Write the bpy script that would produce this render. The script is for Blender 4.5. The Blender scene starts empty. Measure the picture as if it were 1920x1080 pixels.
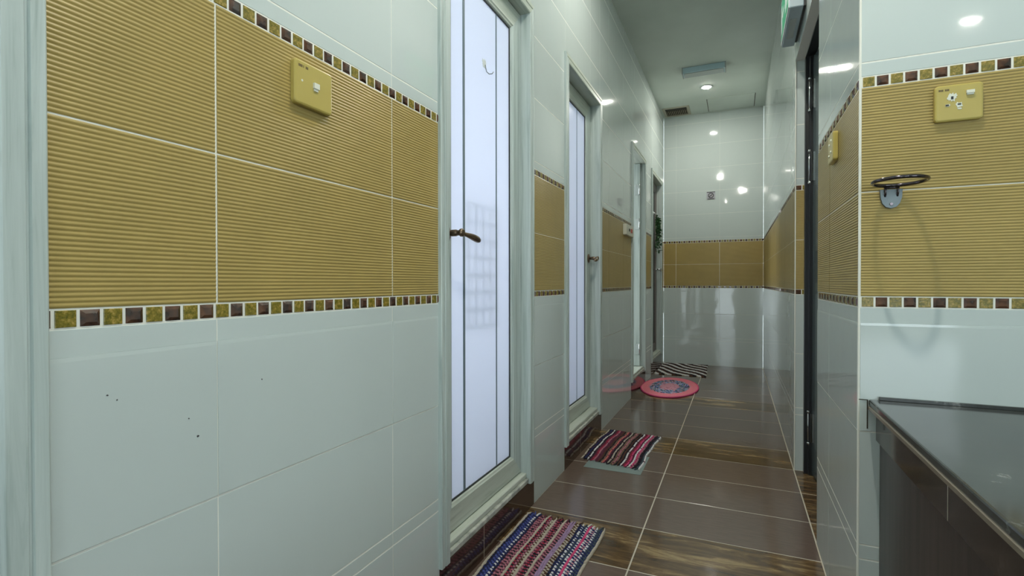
import bpy, bmesh, math, random
from mathutils import Vector, Matrix
rnd = random.Random(7)
sc = bpy.context.scene
C = sc.collection
PI = math.pi

# ------------------------------------------------------------------ camera
XL, XR, YC, YB, ZC = -0.796, 0.268, 1.458, 6.269, 2.90
cam = bpy.data.cameras.new('camera'); co = bpy.data.objects.new('camera', cam); C.objects.link(co)
yaw, pitch, roll = -0.41576, -0.00948, -0.00107
fw = Vector((math.sin(yaw) * math.cos(pitch), math.cos(yaw) * math.cos(pitch), math.sin(pitch)))
r0 = Vector((math.cos(yaw), -math.sin(yaw), 0)); u0 = r0.cross(fw)
r1 = math.cos(roll) * r0 + math.sin(roll) * u0; u1 = -math.sin(roll) * r0 + math.cos(roll) * u0
M = Matrix((r1, u1, -fw)).transposed().to_4x4(); M.translation = Vector((0, 0, 0.9493))
co.matrix_world = M
cam.sensor_width = 36.0; cam.lens = 954.28 / 1920 * 36.0; cam.clip_start = 0.02; cam.clip_end = 60
sc.camera = co

# ------------------------------------------------------------------ light and exposure
sc.view_settings.view_transform = 'Standard'; sc.view_settings.look = 'None'
sc.view_settings.gamma = 1.0; sc.view_settings.use_curve_mapping = False
sc.view_settings.exposure = 0.84
w = bpy.data.worlds.new('sky'); sc.world = w; w.use_nodes = True
w.node_tree.nodes['Background'].inputs[0].default_value = (0.80, 0.93, 1.0, 1)
w.node_tree.nodes['Background'].inputs[1].default_value = 3.0

def area(name, loc, rot, sx, sy, energy, col, portal=False):
    l = bpy.data.lights.new(name, 'AREA'); l.shape = 'RECTANGLE'; l.size = sx; l.size_y = sy
    l.energy = energy; l.color = col
    o = bpy.data.objects.new(name, l); C.objects.link(o); o.location = loc; o.rotation_euler = rot
    if portal: l.cycles.is_portal = True
    return o
# added area lights standing in for daylight at invented windows behind and beside the camera
area('daylight_entrance', (1.35, -3.62, 1.6), (PI / 2, 0, PI), 1.3, 1.2, 21, (0.80, 0.92, 1.0))
area('daylight_foyer_window', (2.62, -1.2, 1.6), (0, PI / 2, 0), 1.2, 1.8, 9, (0.80, 0.93, 1.0))
LAMP = 215.0            # radiance of the ceiling downlight lenses
BATH = 10.5             # watts of the added area light in each lit washroom

# ------------------------------------------------------------------ materials
MATS = {}
def mat(name, col, rough=0.4, metal=0.0, spec=0.5, coat=0.0, emit=None, es=0.0, trans=0.0):
    m = bpy.data.materials.new(name); m.use_nodes = True
    b = m.node_tree.nodes['Principled BSDF']
    b.inputs['Base Color'].default_value = (*col, 1); b.inputs['Roughness'].default_value = rough
    b.inputs['Metallic'].default_value = metal; b.inputs['Specular IOR Level'].default_value = spec
    b.inputs['Coat Weight'].default_value = coat; b.inputs['Transmission Weight'].default_value = trans
    if emit: b.inputs['Emission Color'].default_value = (*emit, 1); b.inputs['Emission Strength'].default_value = es
    MATS[name] = m
    return m
def nd(m, t, **kw):
    n = m.node_tree.nodes.new(t)
    for k, v in kw.items(): setattr(n, k, v)
    return n
def lk(m, a, b): m.node_tree.links.new(a, b)
def bs(m): return m.node_tree.nodes['Principled BSDF']
def coords(m, scale=(1, 1, 1)):
    g = nd(m, 'ShaderNodeNewGeometry'); mp = nd(m, 'ShaderNodeMapping'); mp.inputs['Scale'].default_value = scale
    lk(m, g.outputs['Position'], mp.inputs['Vector']); return mp.outputs['Vector']
def noise(m, vec, scale, detail=4, rough=0.55, dist=0.0):
    n = nd(m, 'ShaderNodeTexNoise'); n.inputs['Scale'].default_value = scale; n.inputs['Detail'].default_value = detail
    n.inputs['Roughness'].default_value = rough; n.inputs['Distortion'].default_value = dist
    lk(m, vec, n.inputs['Vector']); return n.outputs['Fac']
def ramp(m, fac, stops):
    r = nd(m, 'ShaderNodeValToRGB'); e = r.color_ramp.elements
    while len(e) < len(stops): e.new(0.5)
    for i, (p, c) in enumerate(stops): e[i].position = p; e[i].color = (*c, 1)
    lk(m, fac, r.inputs['Fac']); return r.outputs['Color']
def bump(m, fac, strength, dist=0.002):
    b = nd(m, 'ShaderNodeBump'); b.inputs['Strength'].default_value = strength; b.inputs['Distance'].default_value = dist
    lk(m, fac, b.inputs['Height']); lk(m, b.outputs['Normal'], bs(m).inputs['Normal'])

m = mat('white_tile', (0.54, 0.605, 0.585), 0.05, spec=0.55)
bump(m, noise(m, coords(m), 5.0, 2), 0.10, 0.01)
m = mat('gold_tile', (0.40, 0.29, 0.07), 0.34, spec=0.35)
c = ramp(m, noise(m, coords(m), 7, 3), [(0.3, (0.35, 0.262, 0.086)), (0.7, (0.395, 0.293, 0.096))]); lk(m, c, bs(m).inputs['Base Color'])
mat('grout', (0.80, 0.80, 0.72), 0.8)
m = mat('brown_glass', (0.085, 0.038, 0.020), 0.06, spec=0.9)
c = ramp(m, noise(m, coords(m), 38, 2), [(0.35, (0.030, 0.016, 0.012)), (0.65, (0.13, 0.056, 0.027))]); lk(m, c, bs(m).inputs['Base Color'])
m = mat('crackle_gold', (0.30, 0.23, 0.03), 0.22, spec=0.6)
v = coords(m)
c = ramp(m, noise(m, v, 150, 4, 0.75), [(0.36, (0.10, 0.095, 0.010)), (0.52, (0.22, 0.17, 0.02)), (0.68, (0.46, 0.31, 0.08))]); lk(m, c, bs(m).inputs['Base Color'])
bump(m, noise(m, v, 300, 2), 0.35, 0.001)
m = mat('ceiling_paint', (0.55, 0.60, 0.56), 0.8)
c = ramp(m, noise(m, coords(m), 1.5, 3), [(0.35, (0.52, 0.58, 0.53)), (0.65, (0.60, 0.66, 0.61))]); lk(m, c, bs(m).inputs['Base Color'])
mat('plaster', (0.60, 0.65, 0.62), 0.7)
m = mat('brown_floor_tile', (0.11, 0.078, 0.062), 0.14, spec=0.5)
v = coords(m, (8, 60, 8))
c = ramp(m, noise(m, v, 1.6, 5, 0.7), [(0.3, (0.105, 0.075, 0.060)), (0.7, (0.140, 0.102, 0.082))]); lk(m, c, bs(m).inputs['Base Color'])
m = mat('veined_floor_tile', (0.1, 0.06, 0.03), 0.12, spec=0.5)
v = coords(m, (1.6, 9, 4))
c = ramp(m, noise(m, v, 1.9, 9, 0.68, 0.9), [(0.30, (0.030, 0.020, 0.013)), (0.46, (0.085, 0.052, 0.026)), (0.55, (0.14, 0.088, 0.040)), (0.63, (0.30, 0.215, 0.105)), (0.8, (0.10, 0.062, 0.03))]); lk(m, c, bs(m).inputs['Base Color'])
m = mat('threshold_tile', (0.06, 0.03, 0.022), 0.08, spec=0.6)
v = coords(m, (3, 3, 22))
c = ramp(m, noise(m, v, 1.5, 7, 0.65, 0.5), [(0.35, (0.032, 0.018, 0.013)), (0.6, (0.075, 0.040, 0.028)), (0.8, (0.12, 0.07, 0.045))]); lk(m, c, bs(m).inputs['Base Color'])
m = mat('floor_grout', (0.50, 0.46, 0.37), 0.85)
m = mat('washed_wood', (0.52, 0.60, 0.56), 0.38)
v = coords(m, (34, 34, 1.3))
c = ramp(m, noise(m, v, 1.6, 6, 0.65, 0.6), [(0.30, (0.27, 0.33, 0.31)), (0.48, (0.44, 0.51, 0.485)), (0.68, (0.53, 0.60, 0.575))]); lk(m, c, bs(m).inputs['Base Color'])
m = mat('washed_wood_level', (0.52, 0.58, 0.50), 0.38)
v = coords(m, (34, 1.6, 34))
c = ramp(m, noise(m, v, 1.6, 6, 0.65, 0.6), [(0.30, (0.32, 0.37, 0.32)), (0.48, (0.48, 0.53, 0.46)), (0.7, (0.56, 0.61, 0.54))]); lk(m, c, bs(m).inputs['Base Color'])
m = mat('cement_edge', (0.42, 0.44, 0.39), 0.8)
bump(m, noise(m, coords(m), 60, 4), 0.5, 0.004)
c = ramp(m, noise(m, coords(m), 25, 4), [(0.35, (0.26, 0.28, 0.25)), (0.65, (0.50, 0.52, 0.46))]); lk(m, c, bs(m).inputs['Base Color'])
# frosted pane: light passes diffusely, glossy face
m = bpy.data.materials.new('frosted_pane'); m.use_nodes = True; MATS['frosted_pane'] = m
nt = m.node_tree; b = bs(m); b.inputs['Base Color'].default_value = (0.72, 0.78, 0.90, 1); b.inputs['Roughness'].default_value = 0.12
tr = nd(m, 'ShaderNodeBsdfTranslucent'); tr.inputs['Color'].default_value = (0.88, 0.90, 1.0, 1)
mx = nd(m, 'ShaderNodeMixShader'); mx.inputs[0].default_value = 0.45
lk(m, b.outputs[0], mx.inputs[1]); lk(m, tr.outputs[0], mx.inputs[2]); lk(m, mx.outputs[0], nt.nodes['Material Output'].inputs['Surface'])
mat('pane_strip', (0.16, 0.21, 0.24), 0.35)
mat('rubber_gap', (0.03, 0.035, 0.035), 0.6)
mat('old_brass', (0.20, 0.145, 0.10), 0.28, metal=0.9)
mat('chrome', (0.62, 0.64, 0.64), 0.12, metal=1.0)
mat('dull_steel', (0.17, 0.20, 0.21), 0.42, metal=0.6)
mat('dark_ring', (0.10, 0.085, 0.09), 0.15, metal=1.0)
mat('gold_plate', (0.46, 0.37, 0.10), 0.28)
mat('worn_white', (0.72, 0.73, 0.62), 0.5)
mat('black', (0.012, 0.012, 0.012), 0.5)
mat('brand_mark', (0.13, 0.09, 0.03), 0.5)
mat('cream_plastic', (0.56, 0.55, 0.45), 0.35)
mat('red_plastic', (0.45, 0.05, 0.03), 0.35)
mat('white_plastic', (0.66, 0.70, 0.70), 0.35)
mat('blue_white_plastic', (0.40, 0.55, 0.60), 0.3)
mat('grey_diffuser', (0.36, 0.40, 0.39), 0.25)
mat('grey_sign_base', (0.34, 0.42, 0.46), 0.35)
mat('sign_green', (0.05, 0.38, 0.20), 0.35)
mat('vent_frame', (0.40, 0.38, 0.30), 0.6)
mat('vent_dark', (0.035, 0.03, 0.02), 0.8)
mat('slat', (0.30, 0.25, 0.17), 0.6)
mat('lens', (1, 1, 1), 0.5, emit=(1.0, 0.97, 0.88), es=LAMP * 0.75)
mat('lens_corridor', (1, 1, 1), 0.5, emit=(1.0, 0.97, 0.88), es=LAMP * 2.2)
mat('lens_small', (1, 1, 1), 0.5, emit=(1.0, 0.97, 0.88), es=LAMP * 17)
m = mat('dark_door', (0.075, 0.098, 0.10), 0.25)
m = mat('dark_frame', (0.012, 0.014, 0.016), 0.3)
m = mat('dark_wood', (0.055, 0.040, 0.036), 0.32)
c = ramp(m, noise(m, coords(m, (30, 30, 1.2)), 2, 5), [(0.35, (0.026, 0.018, 0.018)), (0.65, (0.062, 0.045, 0.042))]); lk(m, c, bs(m).inputs['Base Color'])
m = mat('countertop', (0.10, 0.11, 0.105), 0.12, spec=0.36)
v = coords(m)
c = ramp(m, noise(m, v, 14, 6, 0.7), [(0.4, (0.040, 0.044, 0.042)), (0.62, (0.060, 0.066, 0.064)), (0.72, (0.22, 0.23, 0.22))]); lk(m, c, bs(m).inputs['Base Color'])
m = mat('counter_fascia', (0.05, 0.035, 0.03), 0.12, spec=0.6)
v = coords(m)
c = ramp(m, noise(m, v, 16, 7, 0.72, 0.4), [(0.4, (0.028, 0.020, 0.018)), (0.62, (0.050, 0.036, 0.031)), (0.78, (0.13, 0.10, 0.085))]); lk(m, c, bs(m).inputs['Base Color'])
mat('edge_trim', (0.20, 0.17, 0.13), 0.25)
mat('mat_sheet', (0.20, 0.26, 0.25), 0.25)
mat('leaf_green', (0.035, 0.12, 0.045), 0.5)
mat('leaf_green_light', (0.08, 0.20, 0.07), 0.5)
mat('stem_green', (0.03, 0.07, 0.02), 0.6)
mat('door_metal', (0.13, 0.11, 0.105), 0.4)
mat('sign_paper', (0.40, 0.40, 0.44), 0.5)
mat('sign_ink', (0.05, 0.045, 0.05), 0.5)
mat('sign_red', (0.35, 0.10, 0.11), 0.5)
YARN = {}
def yarn(name, col):
    if name not in YARN: YARN[name] = mat('yarn_' + name, col, 0.95, spec=0.1)
    return YARN[name]
for n_, c_ in dict(black=(0.022, 0.02, 0.026), navy=(0.024, 0.030, 0.095), blue=(0.065, 0.085, 0.27), white=(0.62, 0.62, 0.62), cream=(0.43, 0.39, 0.32),
                   red=(0.30, 0.03, 0.06), pink=(0.55, 0.07, 0.18), rose=(0.37, 0.15, 0.19), plum=(0.10, 0.03, 0.05), lilac=(0.30, 0.21, 0.33),
                   brown=(0.085, 0.045, 0.03), slate=(0.055, 0.075, 0.09), salmon=(0.52, 0.15, 0.14), tan=(0.20, 0.13, 0.09),
                   coral=(0.68, 0.21, 0.25), paleblue=(0.28, 0.34, 0.50), grey=(0.20, 0.23, 0.26), dusty=(0.48, 0.24, 0.28)).items(): yarn(n_, c_)

# ------------------------------------------------------------------ helpers
def obj(name, bm, mats, parent=None, loc=None, smooth=False, label=None):
    if not isinstance(mats, (list, tuple)): mats = [mats]
    bmesh.ops.recalc_face_normals(bm, faces=bm.faces)
    me = bpy.data.meshes.new(name); bm.to_mesh(me); bm.free()
    for mm in mats: me.materials.append(MATS[mm] if isinstance(mm, str) else mm)
    if smooth: me.polygons.foreach_set('use_smooth', [True] * len(me.polygons))
    o = bpy.data.objects.new(name, me); C.objects.link(o)
    if parent is not None:
        base = parent
        off = Vector((0, 0, 0))
        while base is not None: off += base.location; base = base.parent
        me.transform(Matrix.Translation(-off)); o.parent = parent
    elif loc is not None:
        me.transform(Matrix.Translation(-Vector(loc))); o.location = loc
    if label: o['label'] = label
    return o
def thing(name, label, cat, loc, group=None, kind=None):
    o = bpy.data.objects.new(name, None); C.objects.link(o); o.location = loc; o.empty_display_size = 0.05
    return tag(o, label, cat, group, kind)
def tag(o, label, cat, group=None, kind=None):
    o['label'] = label; o['category'] = cat
    if group: o['group'] = group
    if kind: o['kind'] = kind
    return o
def box(bm, x0, x1, y0, y1, z0, z1, mi=0, bev=0.0, seg=1):
    vs = [bm.verts.new((x, y, z)) for x in (x0, x1) for y in (y0, y1) for z in (z0, z1)]
    fs = [bm.faces.new([vs[i] for i in q]) for q in ((0, 1, 3, 2), (4, 6, 7, 5), (0, 4, 5, 1), (2, 3, 7, 6), (0, 2, 6, 4), (1, 5, 7, 3))]
    for f in fs: f.material_index = mi
    if bev:
        es = list({e for f in fs for e in f.edges})
        r = bmesh.ops.bevel(bm, geom=es, offset=bev, segments=seg, affect='EDGES', profile=0.5)
        for f in r['faces']: f.material_index = mi
    return vs
def B(*a, **k):
    bm = bmesh.new(); box(bm, *a, **k); return bm
def cyl(bm, p0, p1, r0_, r1_=None, n=16, mi=0, cap=True):
    r1_ = r0_ if r1_ is None else r1_
    p0, p1 = Vector(p0), Vector(p1); d = (p1 - p0).normalized()
    a = d.orthogonal().normalized(); b_ = d.cross(a)
    rings = []
    for p, r in ((p0, r0_), (p1, r1_)):
        rings.append([bm.verts.new(p + r * (math.cos(2 * PI * i / n) * a + math.sin(2 * PI * i / n) * b_)) for i in range(n)])
    for i in range(n):
        f = bm.faces.new((rings[0][i], rings[0][(i + 1) % n], rings[1][(i + 1) % n], rings[1][i])); f.material_index = mi; f.smooth = True
    if cap:
        for rg in rings: bm.faces.new(rg).material_index = mi
def tube(bm, pts, rad, n=8, mi=0, closed=False):
    pts = [Vector(p) for p in pts]; N = len(pts); rad = rad if isinstance(rad, (list, tuple)) else [rad] * N
    rings = []; prev = None
    for i, p in enumerate(pts):
        t = (pts[(i + 1) % N] - pts[i - 1]) if closed else (pts[min(i + 1, N - 1)] - pts[max(i - 1, 0)])
        t.normalize()
        a = t.orthogonal().normalized() if prev is None else (prev - prev.dot(t) * t).normalized()
        prev = a; b_ = t.cross(a)
        rings.append([bm.verts.new(p + rad[i] * (math.cos(2 * PI * k / n) * a + math.sin(2 * PI * k / n) * b_)) for k in range(n)])
    for i in range(N if closed else N - 1):
        A, Bb = rings[i], rings[(i + 1) % N]
        for k in range(n):
            f = bm.faces.new((A[k], A[(k + 1) % n], Bb[(k + 1) % n], Bb[k])); f.material_index = mi; f.smooth = True
    if not closed:
        bm.faces.new(rings[0]).material_index = mi; bm.faces.new(rings[-1]).material_index = mi
def lathe(bm, org, axis, prof, n=24, mi=0):
    org = Vector(org); ax = Vector(axis).normalized(); a = ax.orthogonal().normalized(); b_ = ax.cross(a); rings = []
    for h, r in prof:
        rings.append([bm.verts.new(org + h * ax + r * (math.cos(2 * PI * i / n) * a + math.sin(2 * PI * i / n) * b_)) for i in range(n)])
    for A, Bb in zip(rings, rings[1:]):
        for i in range(n):
            f = bm.faces.new((A[i], A[(i + 1) % n], Bb[(i + 1) % n], Bb[i])); f.material_index = mi; f.smooth = True
    bm.faces.new(rings[0]).material_index = mi; bm.faces.new(rings[-1]).material_index = mi

# ------------------------------------------------------------------ tiled walls
# wall frame f(u, z, h): u along the wall, z up, h out of the wall towards the viewer
def slab(bm, f, u0_, u1_, z0, z1, t, ch, mi, back=0.0, ct=None):
    ct = ch if ct is None else ct
    if u1_ - u0_ < 2.2 * ch or z1 - z0 < 2.2 * ch: return
    def rc(h, i, j): return [bm.verts.new(f(a, b_, h)) for a, b_ in ((u0_ + i, z0 + i), (u1_ - i, z0 + i), (u1_ - i, z1 - j), (u0_ + i, z1 - j))]
    L = [rc(back, 0, 0), rc(max(back, t - ch * 0.6), 0, 0), rc(t, ch, ct)]
    for A, Bb in zip(L, L[1:]):
        for i in range(4): bm.faces.new((A[i], A[(i + 1) % 4], Bb[(i + 1) % 4], Bb[i])).material_index = mi
    bm.faces.new(L[2]).material_index = mi
def ridged(bm, f, u0_, u1_, z0, z1, t, mi):
    if u1_ - u0_ < 0.003: return
    pitch = 0.0066; n = max(1, round((z1 - z0) / pitch)); p = (z1 - z0) / n; S = 6
    zs = [(z0, 0.0)] + [(z0 + p * (k + j / S), t - 0.0011 * (0.5 + 0.5 * math.cos(2 * PI * j / S)) ** 1.6) for k in range(n) for j in range(S)] + [(z1, t - 0.0011), (z1, 0.0)]
    L = [(bm.verts.new(f(u0_, z, h)), bm.verts.new(f(u1_, z, h))) for z, h in zs[1:-1]]
    for A, Bb in zip(L, L[1:]):
        fc = bm.faces.new((A[0], A[1], Bb[1], Bb[0])); fc.material_index = mi; fc.smooth = True
    ends = [[bm.verts.new(f(u, z, h)) for z, h in zs] for u in (u0_, u1_)]
    for e in ends: bm.faces.new(e).material_index = mi
    for i in (0, -2): bm.faces.new((ends[0][i], ends[0][i + 1], ends[1][i + 1], ends[1][i])).material_index = mi
BANDS = [(0.0, 0.283, 'w'), (0.283, 0.318, 'w'), (0.318, 0.592, 'w'), (0.592, 0.853, 'w'), (0.853, 0.891, 'w'), (0.891, 0.916, 'm'),
         (0.916, 1.166, 'g'), (1.166, 1.416, 'g'), (1.416, 1.441, 'm'), (1.441, 1.475, 'w'), (1.475, 1.745, 'w'), (1.745, 2.010, 'w'),
         (2.010, 2.275, 'w'), (2.275, 2.540, 'w'), (2.540, 2.800, 'w'), (2.800, ZC, 'w')]
WM = ['grout', 'white_tile', 'gold_tile', 'brown_glass', 'crackle_gold']
def tiled(bm, f, ua, ub, za, zb, joint, pitch=0.475, m0=0.0, thick=0.10):
    """one rectangle of wall: grout-faced backing with tiles on it"""
    vs = [bm.verts.new(f(u, z, h)) for u in (ua, ub) for z in (za, zb) for h in (-thick, 0.0003)]
    for q in ((0, 1, 3, 2), (4, 6, 7, 5), (0, 4, 5, 1), (2, 3, 7, 6), (0, 2, 6, 4), (1, 5, 7, 3)): bm.faces.new([vs[i] for i in q]).material_index = 0
    us = [ua]; k = math.floor((ua - joint) / pitch) + 1
    while joint + k * pitch < ub - 0.004:
        if joint + k * pitch > ua + 0.004: us.append(joint + k * pitch)
        k += 1
    us.append(ub)
    for z0, z1, t in BANDS:
        a, b_ = max(z0, za), min(z1, zb)
        if b_ - a < 0.004: continue
        if t == 'm':
            k = math.floor((ua - m0) / 0.0275)
            while m0 + k * 0.0275 < ub:
                s, e = max(ua, m0 + k * 0.0275), min(ub, m0 + k * 0.0275 + 0.0275)
                s2, e2 = s + 0.0022, e - 0.0022
                if e2 - s2 > 0.006:
                    if k % 2 == 0: slab(bm, f, s2, e2, a + 0.0014, b_ - 0.0014, 0.0036, 0.0052, 3)
                    else: slab(bm, f, s2, e2, a + 0.0014, b_ - 0.0014, 0.0018, 0.0008, 4)
                k += 1
        else:
            g = 0.0013 if t == 'g' else (0.0010 if thick > 0.1 else 0.0018)
            for s, e in zip(us, us[1:]):
                if t == 'g': ridged(bm, f, s + 0.0019, e - 0.0019, a + 0.0013, b_ - 0.0013, 0.0020, 2)
                elif z1 == 0.853: slab(bm, f, s + g * 0.6, e - g * 0.6, a + g, b_, 0.0020, 0.0007, 1, ct=0.0060)
                elif z0 == 0.853: slab(bm, f, s + g * 0.6, e - g * 0.6, a, b_ - g, 0.0009, 0.0004, 1)
                else: slab(bm, f, s + g * 0.6, e - g * 0.6, a + g, b_ - g, 0.0008, 0.0004, 1)
fL = lambda u, z, h: (XL - 0.0012 + h, u, z)
fR = lambda u, z, h: (XR + 0.0012 - h, u, z)
fX = lambda u, z, h: (u, YC + 0.0012 - h, z)
fB = lambda u, z, h: (u, YB + 0.0012 - h, z)
fJ = lambda u, z, h: (u, 2.933 - h, z)            # tiled return of the recess beside the dark door
DOORS = [(-0.40, 0.348), (1.270, 2.015), (2.456, 3.205), (4.235, 4.925), (5.300, 6.085)]      # outer trim edges on the left wall
DTOP = 2.115
IN = 0.036     # the tiles stop behind the trim
bm = bmesh.new(); prev = -3.4
for a, b_ in DOORS:
    tiled(bm, fL, prev, a + IN * 0.6, 0, ZC, 0.580, m0=0.3835 - 0.0275 * 0)
    tiled(bm, fL, a + IN * 0.6, b_ - IN * 0.6, DTOP - IN * 0.6, ZC, 0.580, m0=0.3835)
    prev = b_ - IN * 0.6
tiled(bm, fL, prev, YB, 0, ZC, 0.580, m0=0.3835)
o = obj('wall_left', bm, WM); tag(o, 'long left wall of white tiles with a ribbed gold tile band between glass mosaic strips', 'wall', kind='structure')
bm = bmesh.new()
tiled(bm, fR, 2.933, YB, 0, ZC, 3.505, m0=2.933, thick=0.11)
tiled(bm, fJ, XR + 0.003, XR + 0.045, 0, 2.066, 9.0, m0=XR + 0.003)
tiled(bm, fR, YC + 0.003, 2.132, 0, ZC, 9.0, m0=YC)
tiled(bm, fR, 2.132, 2.933, 2.066, ZC, 2.5, m0=2.132)
o = obj('wall_right', bm, WM); tag(o, 'right corridor wall of white and ribbed gold tiles broken by the dark doorway', 'wall', kind='structure')
bm = bmesh.new(); tiled(bm, fX, XR + 0.0032, 2.5, 0, ZC, XR + 0.475, m0=XR - 0.0225 - 0.0 + 0.0)
o = obj('wall_counter', bm, WM); tag(o, 'wall of white and bright ribbed gold tiles facing the entrance above the dark counter', 'wall', kind='structure')
bm = bmesh.new(); tiled(bm, fB, XL, XR, 0, ZC, -0.180, m0=XL, thick=0.11)
o = obj('wall_back', bm, WM); tag(o, 'glossy tiled end wall of the corridor with a gold band', 'wall', kind='structure')
# corner beads
bm = bmesh.new()
box(bm, XR - 0.0005, XR + 0.0045, YC - 0.0005, YC + 0.0045, 0, ZC, bev=0.0012)
o = obj('trim_1', bm, 'grout'); tag(o, 'thin white bead down the outer corner beside the counter', 'corner trim', kind='structure')
o = obj('trim_2', B(XR - 0.0005, XR + 0.0045, 2.9288, 2.9335, 0, 2.066, bev=0.0012), 'grout'); tag(o, 'thin white bead on the tiled corner beside the dark door', 'corner trim', kind='structure')
# ceiling
bm = bmesh.new(); box(bm, XL - 0.1, 2.6, -3.5, YB + 0.1, ZC, ZC + 0.1)
o = obj('ceiling', bm, 'ceiling_paint'); tag(o, 'plain pale grey painted ceiling', 'ceiling', kind='structure')
# floor tiles
bm = bmesh.new(); box(bm, XL - 0.1, 2.6, -3.5, YB + 0.1, -0.06, -0.0008, 0)
fF = lambda u, z, h: (u, z, h - 0.003)
P = 0.311
k = -18
while 2.0 + k * P < YB:
    y0, y1 = 2.0 + k * P, 2.0 + (k + 1) * P
    vein = (k % 4) == 3
    for i in range(-2, 6):
        x0, x1 = -0.327 + 0.595 * i, -0.327 + 0.595 * (i + 1)
        x0c, x1c = max(x0, XL - 0.05), min(x1, 2.5)
        if x1c - x0c < 0.01: continue
        vv = vein or (i >= 1 and y0 > 1.9 and y1 < 3.3)
        g = 0.0026
        slab(bm, fF, x0c + g, x1c - g, y0 + g, min(y1, YB) - g, 0.0030, 0.0008, 2 if vv else 1)
    k += 1
o = obj('floor', bm, ['floor_grout', 'brown_floor_tile', 'veined_floor_tile']); tag(o, 'brown rectangular floor tiles with bands of gold-veined brown tile and pale grout', 'floor', kind='structure')

# room beyond the dark door, foyer behind the camera
bm = bmesh.new()
box(bm, 1.35, 1.45, YC + 0.1, 3.6, 0, ZC); box(bm, XR + 0.1, 1.35, 3.5, 3.6, 0, ZC)  # unseen walls added to stop sky light leaking past the door
o = obj('wall_side_room', bm, 'plaster'); tag(o, 'plain walls of the room beyond the dark door', 'wall', kind='structure')
bm = bmesh.new()      # wall behind the camera with a doorway and an added window opening
box(bm, XL - 0.1, -0.52, -3.5, -3.4, 0, ZC); box(bm, -0.52, -0.08, -3.5, -3.4, 2.1, ZC); box(bm, -0.08, 0.70, -3.5, -3.4, 0, ZC)
box(bm, 0.70, 2.0, -3.5, -3.4, 0, 1.0); box(bm, 0.70, 2.0, -3.5, -3.4, 2.2, ZC); box(bm, 2.0, 2.6, -3.5, -3.4, 0, ZC)
o = obj('wall_entrance', bm, 'plaster'); tag(o, 'plain entrance wall behind the camera with a narrow doorway and a window opening', 'wall', kind='structure')
bm = bmesh.new()      # foyer right wall with an invented window
box(bm, 2.5, 2.6, -3.4, -2.1, 0, ZC); box(bm, 2.5, 2.6, -0.3, YC, 0, ZC); box(bm, 2.5, 2.6, -2.1, -0.3, 0, 0.95); box(bm, 2.5, 2.6, -2.1, -0.3, 2.2, ZC)
o = obj('wall_foyer', bm, 'plaster'); tag(o, 'plain foyer wall with a window, right of the camera', 'wall', kind='structure')
bm = bmesh.new()  # grille of the invented foyer window, out of view
for i in range(7):
    y = -2.1 + 1.8 * i / 6; box(bm, 2.54, 2.56, y - 0.012, y + 0.012, 0.95, 2.2)
for z in (0.96, 1.3, 1.75, 2.19): box(bm, 2.54, 2.56, -2.1, -0.3, z - 0.012, z + 0.012)
o = obj('window_1', bm, 'white_plastic'); tag(o, 'white window grille in the foyer wall', 'window', kind='structure')

# ------------------------------------------------------------------ doors on the left wall
TRIM = [(0, -0.004), (0, 0.010), (0.002, 0.012), (0.0165, 0.012), (0.0185, 0.0085), (0.0210, 0.0085), (0.0230, 0.0125), (0.0440, 0.0125), (0.0480, 0.0100), (0.0480, -0.075)]
def sweep(bm, y0, y1, z0, z1, prof, closed, x):
    L = []
    for u, h in prof:
        if closed: L.append([bm.verts.new((x + h, a, b_)) for a, b_ in ((y0 + u, z0 + u), (y0 + u, z1 - u), (y1 - u, z1 - u), (y1 - u, z0 + u))])
        else: L.append([bm.verts.new((x + h, a, b_)) for a, b_ in ((y0 + u, z0), (y0 + u, z1 - u), (y1 - u, z1 - u), (y1 - u, z0))])
    for A, Bb in zip(L, L[1:]):
        for i in range(4 if closed else 3):
            j = (i + 1) % 4
            bm.faces.new((A[i], A[j], Bb[j], Bb[i])).material_index = 1 if (i == 1 or (closed and i == 3)) else 0
STILE = [(0, -0.035), (0, -0.001), (0.001, 0), (0.074, 0), (0.078, -0.003), (0.084, -0.005), (0.086, -0.009), (0.090, -0.012), (0.090, -0.035), (0, -0.035)]
def lever(bm, x, y, z, mi=0):
    lathe(bm, (x, y, z), (1, 0, 0), [(0, 0.028), (0.004, 0.028), (0.007, 0.022), (0.009, 0.012)], mi=mi)
    lathe(bm, (x + 0.007, y, z), (1, 0, 0), [(0, 0.0095), (0.012, 0.0085), (0.016, 0.0105), (0.032, 0.0105), (0.035, 0.0085), (0.043, 0.0085), (0.047, 0.0125), (0.055, 0.0125), (0.058, 0.008)], mi=mi)
    return x + 0.060
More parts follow.
